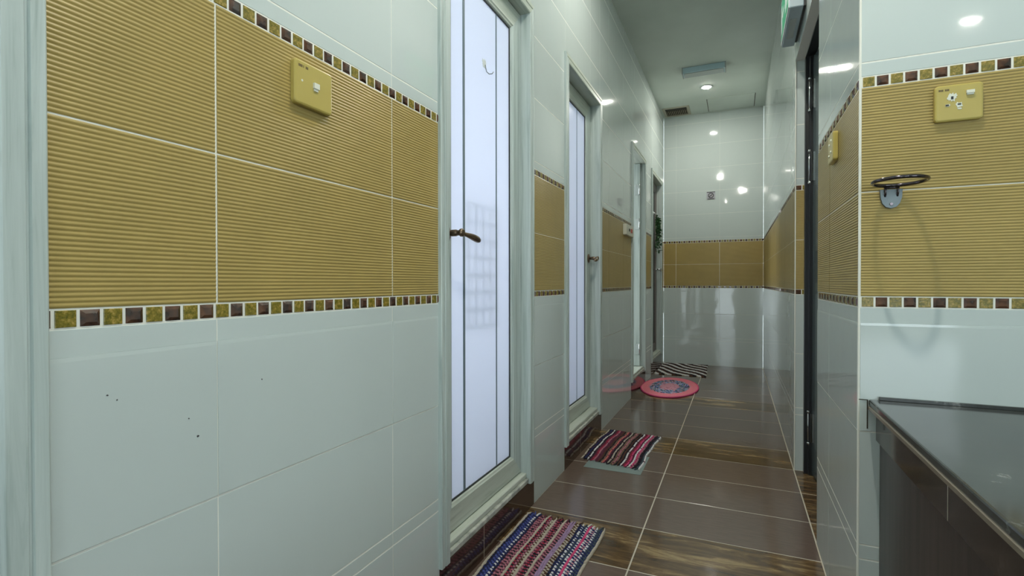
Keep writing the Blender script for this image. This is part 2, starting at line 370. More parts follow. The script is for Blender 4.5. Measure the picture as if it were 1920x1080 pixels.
def make_door(n, y0, y1, rz, lab, near_handle, xl, openleaf=False, dark=False, strips=()):
    d = thing('door_%d' % n, lab, 'door', (XL, (y0 + y1) / 2, 0), kind='structure')
    w1, w0 = y1 - 0.048, y0 + 0.048
    bm = bmesh.new()
    if n == 0: sweep(bm, y0, y1, 0.0, DTOP, TRIM, False, XL)
    else: sweep(bm, y0, y1, rz - 0.004, DTOP, TRIM, False, XL)
    obj('frame', bm, ['washed_wood', 'washed_wood_level'], d)
    bm = bmesh.new(); yj = y0 + 0.39 * (y1 - y0)
    box(bm, XL - 0.09, XL + 0.001, y0 + 0.004, yj - 0.0012, 0, rz, bev=0.0006)
    box(bm, XL - 0.09, XL + 0.001, yj + 0.0012, y1 + 0.018, 0, rz, bev=0.0006)
    box(bm, XL - 0.085, XL + 0.0006, yj - 0.0012, yj + 0.0012, 0, rz - 0.001, 1)
    obj('threshold', bm, ['threshold_tile', 'floor_grout'], d, label='dark brown glossy tiled threshold step')
    bm = bmesh.new()
    box(bm, XL - 0.085, XL + 0.004, w0, w1, rz, rz + 0.020, 1, bev=0.003); box(bm, XL - 0.085, XL - 0.006, w0, w1, rz + 0.020, rz + 0.040, 0, bev=0.003)
    obj('sill', bm, ['washed_wood_level', 'cement_edge'], d)
    z0, z1 = rz + 0.044, DTOP - 0.052
    if openleaf:
        # leaf swung into the washroom, seen along its near face
        yh = w1 - 0.012
        bm = bmesh.new()
        for a, b_, c_, e_ in ((0, 0.085, z0, z1), (0.50, 0.585, z0, z1), (0.085, 0.50, z0, z0 + 0.09), (0.085, 0.50, z1 - 0.09, z1)):
            box(bm, XL - 0.032 - b_, XL - 0.032 - a, yh - 0.035, yh, c_, e_, 0, bev=0.002)
        lf = obj('leaf', bm, ['washed_wood'], d)
        obj('pane', B(XL - 0.032 - 0.50, XL - 0.032 - 0.085, yh - 0.022, yh - 0.014, z0 + 0.09, z1 - 0.09), 'frosted_pane', lf)
        for hz in (1.82, 1.50, 0.33):
            bm = bmesh.new(); box(bm, XL - 0.075, XL - 0.040, yh - 0.040, yh - 0.0345, hz - 0.05, hz + 0.05, bev=0.001)
            cyl(bm, (XL - 0.036, yh - 0.040, hz - 0.05), (XL - 0.036, yh - 0.040, hz + 0.05), 0.006)
            obj('hinge', bm, 'chrome', lf)
        return d
    bm = bmesh.new(); sweep(bm, w0 + 0.003, w1 - 0.003, z0, z1, STILE, True, xl)
    lf = obj('leaf', bm, ['door_metal', 'door_metal'] if dark else ['washed_wood', 'washed_wood_level'], d)
    bm = bmesh.new(); g = 0.0015
    sweep(bm, w0 + 0.093, w1 - 0.093, z0 + 0.090, z1 - 0.090, [(-0.003, -0.0125), (-0.003, -0.0095), (0.0025, -0.0095), (0.0025, -0.0135)], True, xl)
    obj('gasket', bm, 'rubber_gap', lf)
    if dark: obj('panel', B(xl - 0.022, xl - 0.012, w0 + 0.085, w1 - 0.085, z0 + 0.085, z1 - 0.085), 'dark_door', lf)
    else: obj('pane', B(xl - 0.022, xl - 0.0135, w0 + 0.085, w1 - 0.085, z0 + 0.085, z1 - 0.085), 'frosted_pane', lf)
    for ys, wd in strips:
        obj('pane_joint', B(xl - 0.0140, xl - 0.0115, ys - wd, ys + wd, z0 + 0.092, z1 - 0.092), 'pane_strip', lf)
    # closing stop coloured black as the shade in the gap behind the leaf edges
    bm = bmesh.new(); sweep(bm, w0 - 0.001, w1 + 0.001, z0 - 0.004, z1 + 0.004, [(0, -0.036), (0, -0.030), (0.006, -0.030), (0.006, -0.036)], True, xl)
    obj('door_seal', bm, 'rubber_gap', lf)
    s = 1 if near_handle else -1
    hy = w0 + 0.045 if near_handle else w1 - 0.045
    bm = bmesh.new(); x2 = lever(bm, xl, hy, 1.104)
    pts = []; rad = []
    for i in range(9):
        t = i / 8; pts.append((x2 - 0.008 + 0.016 * math.sin(t * 2.2), hy + s * (0.004 + 0.100 * t), 1.104 - 0.019 * t)); rad.append((0.0060, 0.0062, 0.0072, 0.0088, 0.0102, 0.0110, 0.0108, 0.0090, 0.0040)[i])
    tube(bm, pts, rad, 10)
    obj('handle', bm, 'chrome' if dark else 'old_brass', lf, label='polished lever handle' if dark else 'aged brass lever handle')
    return d
make_door(1, *DOORS[0], 0.115, 'pale washed wood door frame at the extreme left edge, only its trim visible', False, XL - 0.031)
make_door(2, *DOORS[1], 0.115, 'nearest full white door with frosted pane and brass lever, coloured rag rug below it', True, XL - 0.031, strips=((1.502, 0.0062), (1.754, 0.0035)))
make_door(3, *DOORS[2], 0.122, 'second closed white door with frosted pane, striped rug on grey sheet before it', False, XL - 0.054, strips=((2.72, 0.004), (2.90, 0.003)))
make_door(4, *DOORS[3], 0.130, 'white door frame standing open, hinges showing, above the oval pink rug', False, XL - 0.04, openleaf=True)
make_door(5, *DOORS[4], 0.140, 'farthest door, dark leaf in a pale frame, with greenery hanging on it', False, XL - 0.050, dark=True)

# washrooms behind the doors: plain boxes lit by added area lights, no windows built
for i, (a, b_) in enumerate([DOORS[0], DOORS[1], DOORS[2], DOORS[3], DOORS[4]]):
    ya, yb = a - 0.12, b_ + 0.10
    bm = bmesh.new()
    box(bm, -2.15, -2.10, ya, yb, 0, ZC); box(bm, -2.10, XL - 0.104, ya, ya + 0.03, 0, ZC); box(bm, -2.10, XL - 0.104, yb - 0.03, yb, 0, ZC)
    box(bm, -2.10, XL - 0.104, ya + 0.03, yb - 0.03, -0.05, 0.08); box(bm, -2.10, XL - 0.104, ya + 0.03, yb - 0.03, 2.75, 2.80)
    o = obj('wall_washroom', bm, 'plaster'); tag(o, 'plain inner walls of a washroom hidden behind the left doors', 'wall', kind='structure', group='washrooms behind the left doors')
    if i in (1, 2, 3):
        if i == 1: area('washroom_lamp', (-2.0, 1.72, 1.25), (0, -PI / 2, 0), 0.10, 0.10, 7.5, (0.95, 0.97, 1.0))  # small added light that throws the grid's shadow onto the pane
        area('washroom_window_light', (-2.08, (a + b_) / 2, 1.35), (0, -PI / 2, 0), 1.9, 0.75, BATH * (0.50 if i == 1 else 1), (0.93, 0.95, 1.0))  # added area light that makes the pane bright from behind

# added grid, placed to cast faint square shadows on the nearest frosted pane
bm = bmesh.new()
for k in range(5): box(bm, XL - 0.086, XL - 0.080, 1.535 + k * 0.055, 1.544 + k * 0.055, 0.80, 1.22)
for k in range(8): box(bm, XL - 0.086, XL - 0.080, 1.52, 1.775, 0.80 + k * 0.06, 0.809 + k * 0.06)
o = obj('wire_grid', bm, 'grey_diffuser', loc=(XL - 0.074, 1.6, 0.80)); tag(o, 'faint square wire grid showing through the nearest frosted door pane', 'grid')

# ------------------------------------------------------------------ dark door on the right
d = thing('door_6', 'dark grey door standing slightly ajar in the recess of the right wall', 'door', (XR + 0.06, 2.53, 0), kind='structure')
bm = bmesh.new()
box(bm, 0.308, 0.350, 2.895, 2.936, 0, 2.075, bev=0.002); box(bm, 0.325, 0.352, 2.880, 2.900, 0, 2.075, bev=0.002)
box(bm, 0.308, 0.352, 2.132, 2.895, 2.062, 2.100, bev=0.002)
obj('frame', bm, 'dark_frame', d)
ang = math.radians(7.1); hx, hy = 0.336, 2.915
dv = Vector((math.sin(ang), -math.cos(ang), 0)); nv = Vector((math.cos(ang), math.sin(ang), 0))
bm = bmesh.new()
def lp(s, t, z): p = Vector((hx, hy, 0)) + dv * s + nv * t; return (p.x, p.y, z)
def obox(bm, s0, s1, t0, t1, z0, z1, mi=0):
    vs = [bm.verts.new(lp(s, t, z)) for s in (s0, s1) for t in (t0, t1) for z in (z0, z1)]
    for q in ((0, 1, 3, 2), (4, 6, 7, 5), (0, 4, 5, 1), (2, 3, 7, 6), (0, 2, 6, 4), (1, 5, 7, 3)): bm.faces.new([vs[i] for i in q]).material_index = mi
obox(bm, 0.0, 0.80, 0.0, 0.038, 0.006, 2.055)
lf = obj('leaf', bm, 'dark_door', d)
bm = bmesh.new(); obox(bm, 0.1, 0.7, -0.004, 0.0, 0.15, 0.95); obox(bm, 0.1, 0.7, -0.004, 0.0, 1.1, 1.9)
obj('moulding', bm, 'dark_door', lf)
for hz in (1.875, 1.52, 0.235):
    bm = bmesh.new()
    cyl(bm, (0.327, 2.888, hz - 0.078), (0.327, 2.888, hz + 0.078), 0.0065)
    for e in (-0.078, 0.078): cyl(bm, (0.327, 2.888, hz + e - 0.006), (0.327, 2.888, hz + e + 0.006), 0.0085)
    box(bm, 0.333, 0.345, 2.872, 2.880, hz - 0.07, hz + 0.07)
    obj('hinge', bm, 'chrome', lf, label='chrome barrel hinge')

# ------------------------------------------------------------------ counter
t = thing('counter', 'dark stone-topped counter with brown tiled edge at the lower right', 'counter', (0.65, 0.5, 0))
XE = 0.289
bm = bmesh.new(); box(bm, XE, 1.05, -0.9, YC - 0.0032, 0.655, 0.671, bev=0.0035, seg=2)
obj('top', bm, 'countertop', t)
bm = bmesh.new(); box(bm, XE - 0.001, XE + 0.006, -0.9, YC - 0.0032, 0.645, 0.656, bev=0.002); obj('edge_trim', bm, 'edge_trim', t)
bm = bmesh.new()
for a, b_ in ((1.006, YC - 0.0032), (0.53, 1.004), (0.054, 0.528), (-0.9, 0.052)): box(bm, 0.304, 0.316, a, b_, 0.574, 0.645, bev=0.0008)
obj('fascia', bm, 'counter_fascia', t)
bm = bmesh.new()
box(bm, 0.3042, 0.3070, -0.9, YC - 0.0034, 0.575, 0.644); obj('fascia_joint', bm, 'floor_grout', t)
bm = bmesh.new()
box(bm, 0.312, 1.03, -0.9, YC - 0.0032, 0.02, 0.566); box(bm, 0.325, 1.03, -0.9, YC - 0.0032, 0.566, 0.655)
obj('cabinet', bm, 'dark_wood', t)
bm = bmesh.new(); box(bm, XE + 0.02, 1.05, YC - 0.010, YC - 0.0032, 0.671, 0.679, bev=0.001); obj('back_strip', bm, 'countertop', t)

# ------------------------------------------------------------------ electric plates
def plate(bm, f, u0_, u1_, z0, z1, t, mi=0, ch=0.006):
    vs = []
    def rc(h, i, n=4):
        out = []
        for (cx, cz, a0) in ((u1_ - 0.008, z1 - 0.008, 0), (u0_ + 0.008, z1 - 0.008, PI / 2), (u0_ + 0.008, z0 + 0.008, PI), (u1_ - 0.008, z0 + 0.008, 1.5 * PI)):
            for k in range(n + 1):
                a = a0 + PI / 2 * k / n; out.append(bm.verts.new(f(cx + (0.008 - i) * math.cos(a), cz + (0.008 - i) * math.sin(a), h)))
        return out
    L = [rc(0.0025, 0), rc(t - 0.003, 0), rc(t - 0.001, 0.0012), rc(t, 0.004)]
    for A, Bb in zip(L, L[1:]):
        for i in range(len(A)):
            j = (i + 1) % len(A); fc = bm.faces.new((A[i], A[j], Bb[j], Bb[i])); fc.material_index = mi
    bm.faces.new(L[-1]).material_index = mi; bm.faces.new(list(reversed(L[0]))).material_index = mi
def blob(bm, f, cu, cz, r, h, seed, mi=0, n=22, el=1.0):
    rr = random.Random(seed); vs = []
    for i in range(n):
        a = 2 * PI * i / n; q = r * (0.65 + 0.55 * rr.random()); vs.append(bm.verts.new(f(cu + q * math.cos(a), cz + el * q * math.sin(a), h)))
    top = [bm.verts.new(v.co) for v in vs]
    o_ = Vector(f(0, 0, 0.0006)) - Vector(f(0, 0, 0))
    for v in top: v.co += o_
    for i in range(n): bm.faces.new((vs[i], vs[(i + 1) % n], top[(i + 1) % n], top[i])).material_index = mi
    bm.faces.new(top).material_index = mi
def fbox(bm, f, u0_, u1_, z0, z1, h0, h1, mi=0):
    vs = [bm.verts.new(f(u, z, h)) for u in (u0_, u1_) for z in (z0, z1) for h in (h0, h1)]
    for q in ((0, 1, 3, 2), (4, 6, 7, 5), (0, 4, 5, 1), (2, 3, 7, 6), (0, 2, 6, 4), (1, 5, 7, 3)): bm.faces.new([vs[i] for i in q]).material_index = mi
# switch on the left wall
t = thing('wall_switch', 'gold square switch plate high on the left gold tiles beside the nearest door', 'switch', (XL, 0.785, 1.347))
bm = bmesh.new(); plate(bm, fL, 0.735, 0.835, 1.302, 1.389, 0.014); obj('plate', bm, 'gold_plate', t)
bm = bmesh.new(); fbox(bm, fL, 0.781, 0.795, 1.343, 1.354, 0.0135, 0.0185); fbox(bm, fL, 0.783, 0.793, 1.338, 1.343, 0.0135, 0.0165); obj('rocker', bm, 'worn_white', t, label='small worn white rocker')
bm = bmesh.new(); lathe(bm, fL(0.753, 1.349, 0.0135), (1, 0, 0), [(0, 0.0026), (0.001, 0.0022)], 12); obj('screw', bm, 'worn_white', t)
bm = bmesh.new()
for u, wd in ((0.7440, 0.003), (0.7475, 0.003), (0.7510, 0.003), (0.7560, 0.0015), (0.7620, 0.003), (0.7655, 0.0028)): fbox(bm, fL, u, u + wd, 1.3745, 1.3795, 0.0135, 0.0143)
obj('printed_mark', bm, 'brand_mark', t)
# socket above the towel ring
t = thing('wall_socket', 'gold three-pin socket with chipped paint above the towel ring', 'socket', (0.453, YC, 1.354))
bm = bmesh.new(); plate(bm, fX, 0.410, 0.496, 1.312, 1.394, 0.012); obj('plate', bm, 'gold_plate', t)
for u, z, r_, el_ in ((0.441, 1.3655, 0.0095, 1.0), (0.4325, 1.3480, 0.0050, 0.6), (0.4530, 1.3470, 0.0070, 0.9), (0.4540, 1.3385, 0.0040, 0.5)):
    bm = bmesh.new(); blob(bm, fX, u, z, r_, 0.0122, int(u * 9999), el=el_); obj('chipped_paint', bm, 'worn_white', t, label='white patch of chipped paint')
bm = bmesh.new(); fbox(bm, fX, 0.4388, 0.4430, 1.3605, 1.3670, 0.0125, 0.0135); fbox(bm, fX, 0.4293, 0.4350, 1.3465, 1.3497, 0.0125, 0.0135); fbox(bm, fX, 0.4505, 0.4565, 1.3465, 1.3497, 0.0125, 0.0135)
obj('pin_holes', bm, 'black', t)
bm = bmesh.new(); fbox(bm, fX, 0.4655, 0.4795, 1.3700, 1.3765, 0.0115, 0.0165); fbox(bm, fX, 0.4665, 0.4785, 1.3665, 1.3700, 0.0115, 0.0145); obj('rocker', bm, 'worn_white', t)
bm = bmesh.new()
for u, wd in ((0.4165, 0.004), (0.4210, 0.004), (0.4280, 0.003), (0.4315, 0.004)): fbox(bm, fX, u, u + wd, 1.3805, 1.3845, 0.0115, 0.0124)
obj('printed_mark', bm, 'brand_mark', t)
# socket on the near right corridor wall
t = thing('wall_socket', 'gold socket seen edge-on near the outer corner, bright metal glints on its face', 'socket', (XR, 1.773, 1.348))
bm = bmesh.new(); plate(bm, fR, 1.730, 1.816, 1.306, 1.391, 0.0155); obj('plate', bm, 'gold_plate', t)
for u, z in ((1.757, 1.368), (1.785, 1.360), (1.757, 1.335), (1.790, 1.328)):
    bm = bmesh.new(); lathe(bm, fR(u, z, 0.015), (-1, 0, 0), [(0, 0.0045), (0.003, 0.0035), (0.0035, 0.001)], 12); obj('screw', bm, 'worn_white', t)
# switch plate beside the open door
t = thing('wall_switch', 'cream switch plate with a red rocker beside the open white door', 'switch', (XL, 4.03, 1.362))
bm = bmesh.new(); plate(bm, fL, 3.90, 4.19, 1.318, 1.404, 0.030); obj('plate', bm, 'cream_plastic', t)
bm = bmesh.new(); fbox(bm, fL, 3.99, 4.025, 1.352, 1.372, 0.0295, 0.033); obj('rocker', bm, 'black', t, label='dark rocker')
bm = bmesh.new(); fbox(bm, fL, 4.07, 4.12, 1.347, 1.376, 0.0295, 0.034); obj('rocker', bm, 'red_plastic', t, label='red rocker')

# ------------------------------------------------------------------ towel ring
t = thing('towel_ring', 'dark metal towel ring sticking out from a steel bracket on the gold tiles', 'towel ring', (0.331, YC, 1.16))
bm = bmesh.new()
def shield(bm, h0, h1):
    pts = [(-0.0225, 0.020), (-0.0215, 0.000), (-0.0175, -0.014), (-0.0105, -0.0225), (0, -0.026), (0.0105, -0.0225), (0.0175, -0.014), (0.0215, 0.000), (0.0225, 0.020)]
    A = [bm.verts.new(fX(0.331 + u, 1.149 + z, h0)) for u, z in pts]; D = [bm.verts.new(fX(0.331 + u * 0.96, 1.149 + z * 0.96, h1)) for u, z in pts]
    for i in range(len(pts)): bm.faces.new((A[i], A[(i + 1) % 9], D[(i + 1) % 9], D[i]))
    bm.faces.new(D); bm.faces.new(list(reversed(A)))
shield(bm, 0.002, 0.007)
obj('bracket', bm, 'dull_steel', t, label='shield-shaped steel bracket')
bm = bmesh.new()
for u in (-0.012, 0.012):
    tube(bm, [fX(0.331 + u, 1.152, 0.006), fX(0.331 + u, 1.158, 0.010), fX(0.331 + u, 1.166, 0.011), fX(0.331 + u, 1.172, 0.009)], 0.0022, 8)
    lathe(bm, fX(0.331 + u, 1.158, 0.006), (0, -1, 0), [(0, 0.0036), (0.003, 0.003)], 12)
tube(bm, [fX(0.316, 1.172, 0.009), fX(0.346, 1.172, 0.009)], 0.0028, 8)
lathe(bm, fX(0.331, 1.134, 0.006), (0, -1, 0), [(0, 0.004), (0.003, 0.0032)], 12)
obj('fixings', bm, 'dark_ring', t)
bm = bmesh.new(); R_ = 0.0500
tube(bm, [(0.334 + R_ * math.cos(2 * PI * i / 64), YC - 0.010 - R_ * 1.0 + R_ * math.sin(2 * PI * i / 64), 1.1765 + 0.002 * (1 - math.sin(2 * PI * i / 64)) / 2) for i in range(64)], 0.0042, 10, closed=True)
obj('ring', bm, 'dark_ring', t)

# ------------------------------------------------------------------ hook on the pane
t = thing('stick_on_hook', 'small clear adhesive hook stuck high on the nearest frosted door pane', 'hook', (-0.8395, 1.65, 1.72))
xp = XL - 0.031 - 0.0135
bm = bmesh.new(); fP = lambda u, z, h: (xp + h, u, z); blob(bm, fP, 1.655, 1.745, 0.016, 0.0, 5, el=1.1); obj('pad', bm, 'white_plastic', t)
bm = bmesh.new(); tube(bm, [(xp + 0.003, 1.660, 1.742), (xp + 0.006, 1.657, 1.730), (xp + 0.010, 1.656, 1.715), (xp + 0.016, 1.664, 1.709), (xp + 0.022, 1.676, 1.713), (xp + 0.024, 1.683, 1.722)], 0.0016, 8)
obj('wire', bm, 'dull_steel', t)

# ------------------------------------------------------------------ ceiling fittings
def downlight(x, y, label, lens='lens', lr=0.037):
    t = thing('downlight', label, 'downlight', (x, y, ZC), group='round ceiling downlights')
    bm = bmesh.new(); lathe(bm, (x, y, ZC), (0, 0, -1), [(0, 0.062), (0.004, 0.060), (0.006, lr + 0.008), (0.004, lr + 0.001)], 32); obj('rim', bm, 'white_plastic', t)
    bm = bmesh.new(); lathe(bm, (x, y, ZC - 0.0045), (0, 0, -1), [(0, lr), (0.0035, lr - 0.002)], 32); obj('lens', bm, lens, t)
downlight(-0.28, 5.43, 'lit round downlight in the corridor ceiling just beyond the emergency light', 'lens_corridor')
downlight(-0.28, 2.52, 'round downlight above the near half of the corridor', 'lens_corridor')
downlight(0.105, 0.86, 'round downlight in front of the towel ring wall', 'lens_small', 0.020)
downlight(-0.25, -0.55, 'round downlight over the left of the foyer behind the camera')
downlight(1.60, -1.95, 'round downlight over the right of the foyer')
t = thing('emergency_light', 'pale blue-grey box light fixed across the far corridor ceiling', 'ceiling light', (-0.278, 4.95, ZC))
bm = bmesh.new(); box(bm, -0.462, -0.092, 4.87, 4.99, 2.852, ZC, bev=0.004); obj('housing', bm, 'blue_white_plastic', t)
bm = bmesh.new(); box(bm, -0.445, -0.112, 4.885, 4.985, 2.846, 2.853, bev=0.002); obj('diffuser', bm, 'grey_diffuser', t)
for x in (-0.462, -0.101):
    obj('end_cap', B(x, x + 0.009, 4.866, 4.994, 2.845, ZC), 'grey_diffuser', t)
t = thing('ceiling_vent', 'small brown louvred air vent in the far left corner of the ceiling', 'vent', (-0.63, 6.07, ZC))
bm = bmesh.new()
for a in ((-0.775, -0.745, 5.91, 6.22), (-0.515, -0.485, 5.91, 6.22), (-0.745, -0.515, 5.91, 5.94), (-0.745, -0.515, 6.19, 6.22)): box(bm, *a, ZC - 0.008, ZC, bev=0.002)
obj('frame', bm, 'vent_frame', t)
obj('backing', B(-0.745, -0.515, 5.94, 6.19, ZC - 0.002, ZC), 'vent_dark', t)
for k in range(12):
    x = -0.738 + k * 0.0195
    bm = bmesh.new(); vs = [bm.verts.new(p) for p in ((x, 6.03, ZC - 0.002), (x, 6.19, ZC - 0.002), (x + 0.010, 6.19, ZC - 0.012), (x + 0.010, 6.03, ZC - 0.012))]; bm.faces.new(vs)
    ex = bmesh.ops.extrude_face_region(bm, geom=bm.faces[:]); bmesh.ops.translate(bm, vec=(0.0015, 0, 0.0008), verts=[v for v in ex['geom'] if isinstance(v, bmesh.types.BMVert)])
    obj('slat', bm, 'slat', t)
t = thing('access_panel', 'flush painted access panel in the ceiling near the end wall', 'hatch', (-0.065, 6.01, ZC))
obj('panel', B(-0.292, 0.165, 5.80, 6.215, ZC - 0.003, ZC), 'ceiling_paint', t)
bm = bmesh.new(); box(bm, -0.300, -0.294, 5.80, 6.22, ZC - 0.0015, ZC); box(bm, 0.167, 0.173, 5.80, 6.22, ZC - 0.0015, ZC); box(bm, -0.294, 0.167, 6.217, 6.222, ZC - 0.0015, ZC)
obj('seam', bm, 'vent_dark', t)

# ------------------------------------------------------------------ exit sign above the dark door
t = thing('exit_sign', 'green and white illuminated sign box above the dark door', 'exit sign', (XR, 2.70, 2.13))
bm = bmesh.new(); box(bm, 0.204, 0.258, 2.49, 2.90, 2.130, 2.350, bev=0.003); obj('housing', bm, 'grey_sign_base', t)
obj('mounting_plate', B(0.258, XR, 2.51, 2.88, 2.138, 2.34), 'black', t)  # black block standing in for the shaded gap between sign and wall
obj('base_window', B(0.217, 0.243, 2.60, 2.80, 2.1285, 2.1310), 'grey_diffuser', t, label='dull grey-green strip in its underside')
fc = obj('face', B(0.2005, 0.2042, 2.50, 2.893, 2.137, 2.343), 'white_plastic', t)
bm = bmesh.new()
fE = lambda u, z, h: (0.2005 - h, u, z)
fbox(bm, fE, 2.510, 2.885, 2.150, 2.332, 0, 0.0006, 0)
# white running figure, door and arrow
fbox(bm, fE, 2.825, 2.865, 2.175, 2.305, 0.0006, 0.0012, 1)
for a in ((2.700, 2.770, 2.232, 2.250), (2.590, 2.610, 2.180, 2.300), (2.630, 2.650, 2.180, 2.300), (2.545, 2.57, 2.18, 2.30)): fbox(bm, fE, *a, 0.0006, 0.0012, 1)
vs = [bm.verts.new(fE(*p)) for p in ((2.765, 2.215, 0.0012), (2.765, 2.267, 0.0012), (2.805, 2.241, 0.0012))]; bm.faces.new(vs).material_index = 1
obj('printed_sign', bm, ['sign_green', 'white_plastic'], fc)

# ------------------------------------------------------------------ no smoking sign on the end wall
t = thing('no_smoking_sign', 'small no smoking notice on the white tiles of the end wall', 'sign', (-0.273, YB, 1.95))
bm = bmesh.new(); fbox(bm, fB, -0.319, -0.227, 1.907, 1.996, 0.002, 0.005, 0); obj('plate', bm, 'sign_paper', t)
bm = bmesh.new(); fbox(bm, fB, -0.317, -0.229, 1.986, 1.994, 0.005, 0.0058, 0); fbox(bm, fB, -0.305, -0.241, 1.909, 1.917, 0.005, 0.0058, 0)
def ringf(cu, cz, ro, ri, h0, h1, mi):
    n = 32; L = [[bm.verts.new(fB(cu + r * math.cos(2 * PI * i / n), cz + r * math.sin(2 * PI * i / n), h)) for i in range(n)] for r, h in ((ro, h0), (ro, h1), (ri, h1), (ri, h0))]
    for A, Bb in zip(L, L[1:]):
        for i in range(n): bm.faces.new((A[i], A[(i + 1) % n], Bb[(i + 1) % n], Bb[i])).material_index = mi
ringf(-0.273, 1.952, 0.031, 0.022, 0.005, 0.0062, 0)
for s in range(14):
    q = -0.021 + 0.003 * s; fbox(bm, fB, -0.276 + q, -0.276 + q + 0.0085, 1.952 + q, 1.952 + q + 0.0045, 0.005, 0.0060, 0)
fbox(bm, fB, -0.290, -0.262, 1.944, 1.950, 0.005, 0.0056, 0); fbox(bm, fB, -0.261, -0.256, 1.944, 1.950, 0.005, 0.0056, 1)
obj('printed_symbol', bm, ['sign_ink', 'sign_red'], t)

# ------------------------------------------------------------------ greenery on the far door
t = thing('hanging_greenery', 'bunch of artificial green leaves hanging on the farthest dark door', 'plant', (XL - 0.03, 5.80, 1.72))
bm = bmesh.new(); lathe(bm, (XL - 0.050, 5.76, 1.72), (1, 0, 0), [(0, 0.022), (0.006, 0.018), (0.012, 0.007), (0.022, 0.006)], 16); tube(bm, [(XL - 0.030, 5.76, 1.72), (XL - 0.022, 5.76, 1.705), (XL - 0.012, 5.765, 1.712)], 0.003, 8)
obj('hook', bm, 'white_plastic', t)
rg = random.Random(5); ls = bmesh.new(); st = bmesh.new()
for s in range(16):
    a = rg.uniform(-1, 1); ln = rg.uniform(0.16, 0.40); oy = rg.uniform(-0.05, 0.07); pts = []
    for i in range(7):
        q = i / 6; pts.append(Vector((XL - 0.022 + 0.03 * math.sin(q * 2.6) * (0.4 + rg.random() * 0.8), 5.78 + oy * q * 1.6 + a * 0.11 * math.sin(q * 2.2), 1.70 - ln * q)))
    tube(st, pts, 0.0018, 5)
    for i in range(1, 7):
        for _ in range(4):
            p = pts[i] + Vector((rg.uniform(-.008, .012), rg.uniform(-.018, .018), rg.uniform(-.02, .02)))
            dd = Vector((rg.uniform(-0.2, 1), rg.uniform(-1, 1), rg.uniform(-1.1, 0.3))).normalized(); sd = dd.cross(Vector((rg.random(), rg.random(), rg.random()))).normalized(); l = rg.uniform(0.022, 0.042); wd = l * 0.28
            up = dd.cross(sd) * 0.003
            q = [p, p + dd * l * 0.4 + sd * wd + up, p + dd * l, p + dd * l * 0.4 - sd * wd + up]
            f_ = ls.faces.new([ls.verts.new(v) for v in q]); f_.material_index = rg.random() < 0.35
for v in ls.verts: v.co.x = max(v.co.x, XL - 0.044)
obj('foliage', ls, ['leaf_green', 'leaf_green_light'], t); obj('stems', st, 'stem_green', t)

# ------------------------------------------------------------------ rugs
def bilin(q, s, t_):
    a, b_, c_, d_ = [Vector(p) for p in q]; return (a * (1 - s) + b_ * s) * (1 - t_) + (d_ * (1 - s) + c_ * s) * t_
NAMES = list(YARN)
def rug(quad, cords, rows, colour, wav, hgt=0.007, seed=1):
    """quad: far-left, far-right, near-right, near-left; cords run from the far to the near edge"""
    rr = random.Random(seed); bm = bmesh.new(); ph = [rr.uniform(0, 6) for _ in range(6)]; L = (Vector(quad[3]) - Vector(quad[0])).length
    def warp(s, t_):
        p = bilin(quad, s, t_)
        d = wav * (math.sin(7 * t_ + ph[0]) + 0.6 * math.sin(15 * t_ + ph[1] + 2 * s)) ; e = wav * 0.7 * math.sin(9 * s + ph[2])
        return Vector((p.x + d, p.y + e, 0))
    for c_ in range(cords):
        off = rr.uniform(-0.004, 0.004)
        for r in range(rows):
            s0, s1, t0, t1 = c_ / cords, (c_ + 1) / cords, (r + 0.0) / rows + off, (r + 1.0) / rows + off
            cn = colour(c_, r, s0, t0)
            mi = NAMES.index(cn)
            base = [warp(s0, t0), warp(s1, t0), warp(s1, t1), warp(s0, t1)]
            hz = hgt * (0.75 + 0.5 * rr.random())
            ctr = sum(base, Vector()) / 4
            lo = [bm.verts.new((p.x, p.y, 0.0008)) for p in base]
            mid = [bm.verts.new((p.x * 0.96 + ctr.x * 0.04, p.y * 0.96 + ctr.y * 0.04, hz * 0.62)) for p in base]
            hi = [bm.verts.new((p.x * 0.55 + ctr.x * 0.45, p.y * 0.55 + ctr.y * 0.45, hz)) for p in base]
            for A, Bb in ((lo, mid), (mid, hi)):
                for i in range(4):
                    f_ = bm.faces.new((A[i], A[(i + 1) % 4], Bb[(i + 1) % 4], Bb[i])); f_.material_index = mi; f_.smooth = True
            bm.faces.new(hi).material_index = mi
    return bm, warp
def fringe(warp, cords, cols, edges, seed, ln=0.03, step=1):   # one row of tassels per rug edge
    rr = random.Random(seed); bm = bmesh.new()
    for e in edges:
        for c_ in range(0, cords, step):
            s = (c_ + 0.5) / cords; p = warp(s, e); q = warp(s, e + (0.02 if e < 0.5 else -0.02)); dv_ = (p - q).normalized(); sd = Vector((-dv_.y, dv_.x, 0))
            l = ln * rr.uniform(0.35, 1.0); b_ = rr.uniform(-0.4, 0.4)
            tube(bm, [(p.x, p.y, 0.004), *(((p + dv_ * l * k + sd * l * b_ * k * k)).xy.to_3d() + Vector((0, 0, 0.0045)) for k in (0.5, 1.0))], [0.0036, 0.0034, 0.0022], 6, mi=NAMES.index(cols(c_)))
    return bm
YM = [YARN[n_] for n_ in NAMES]
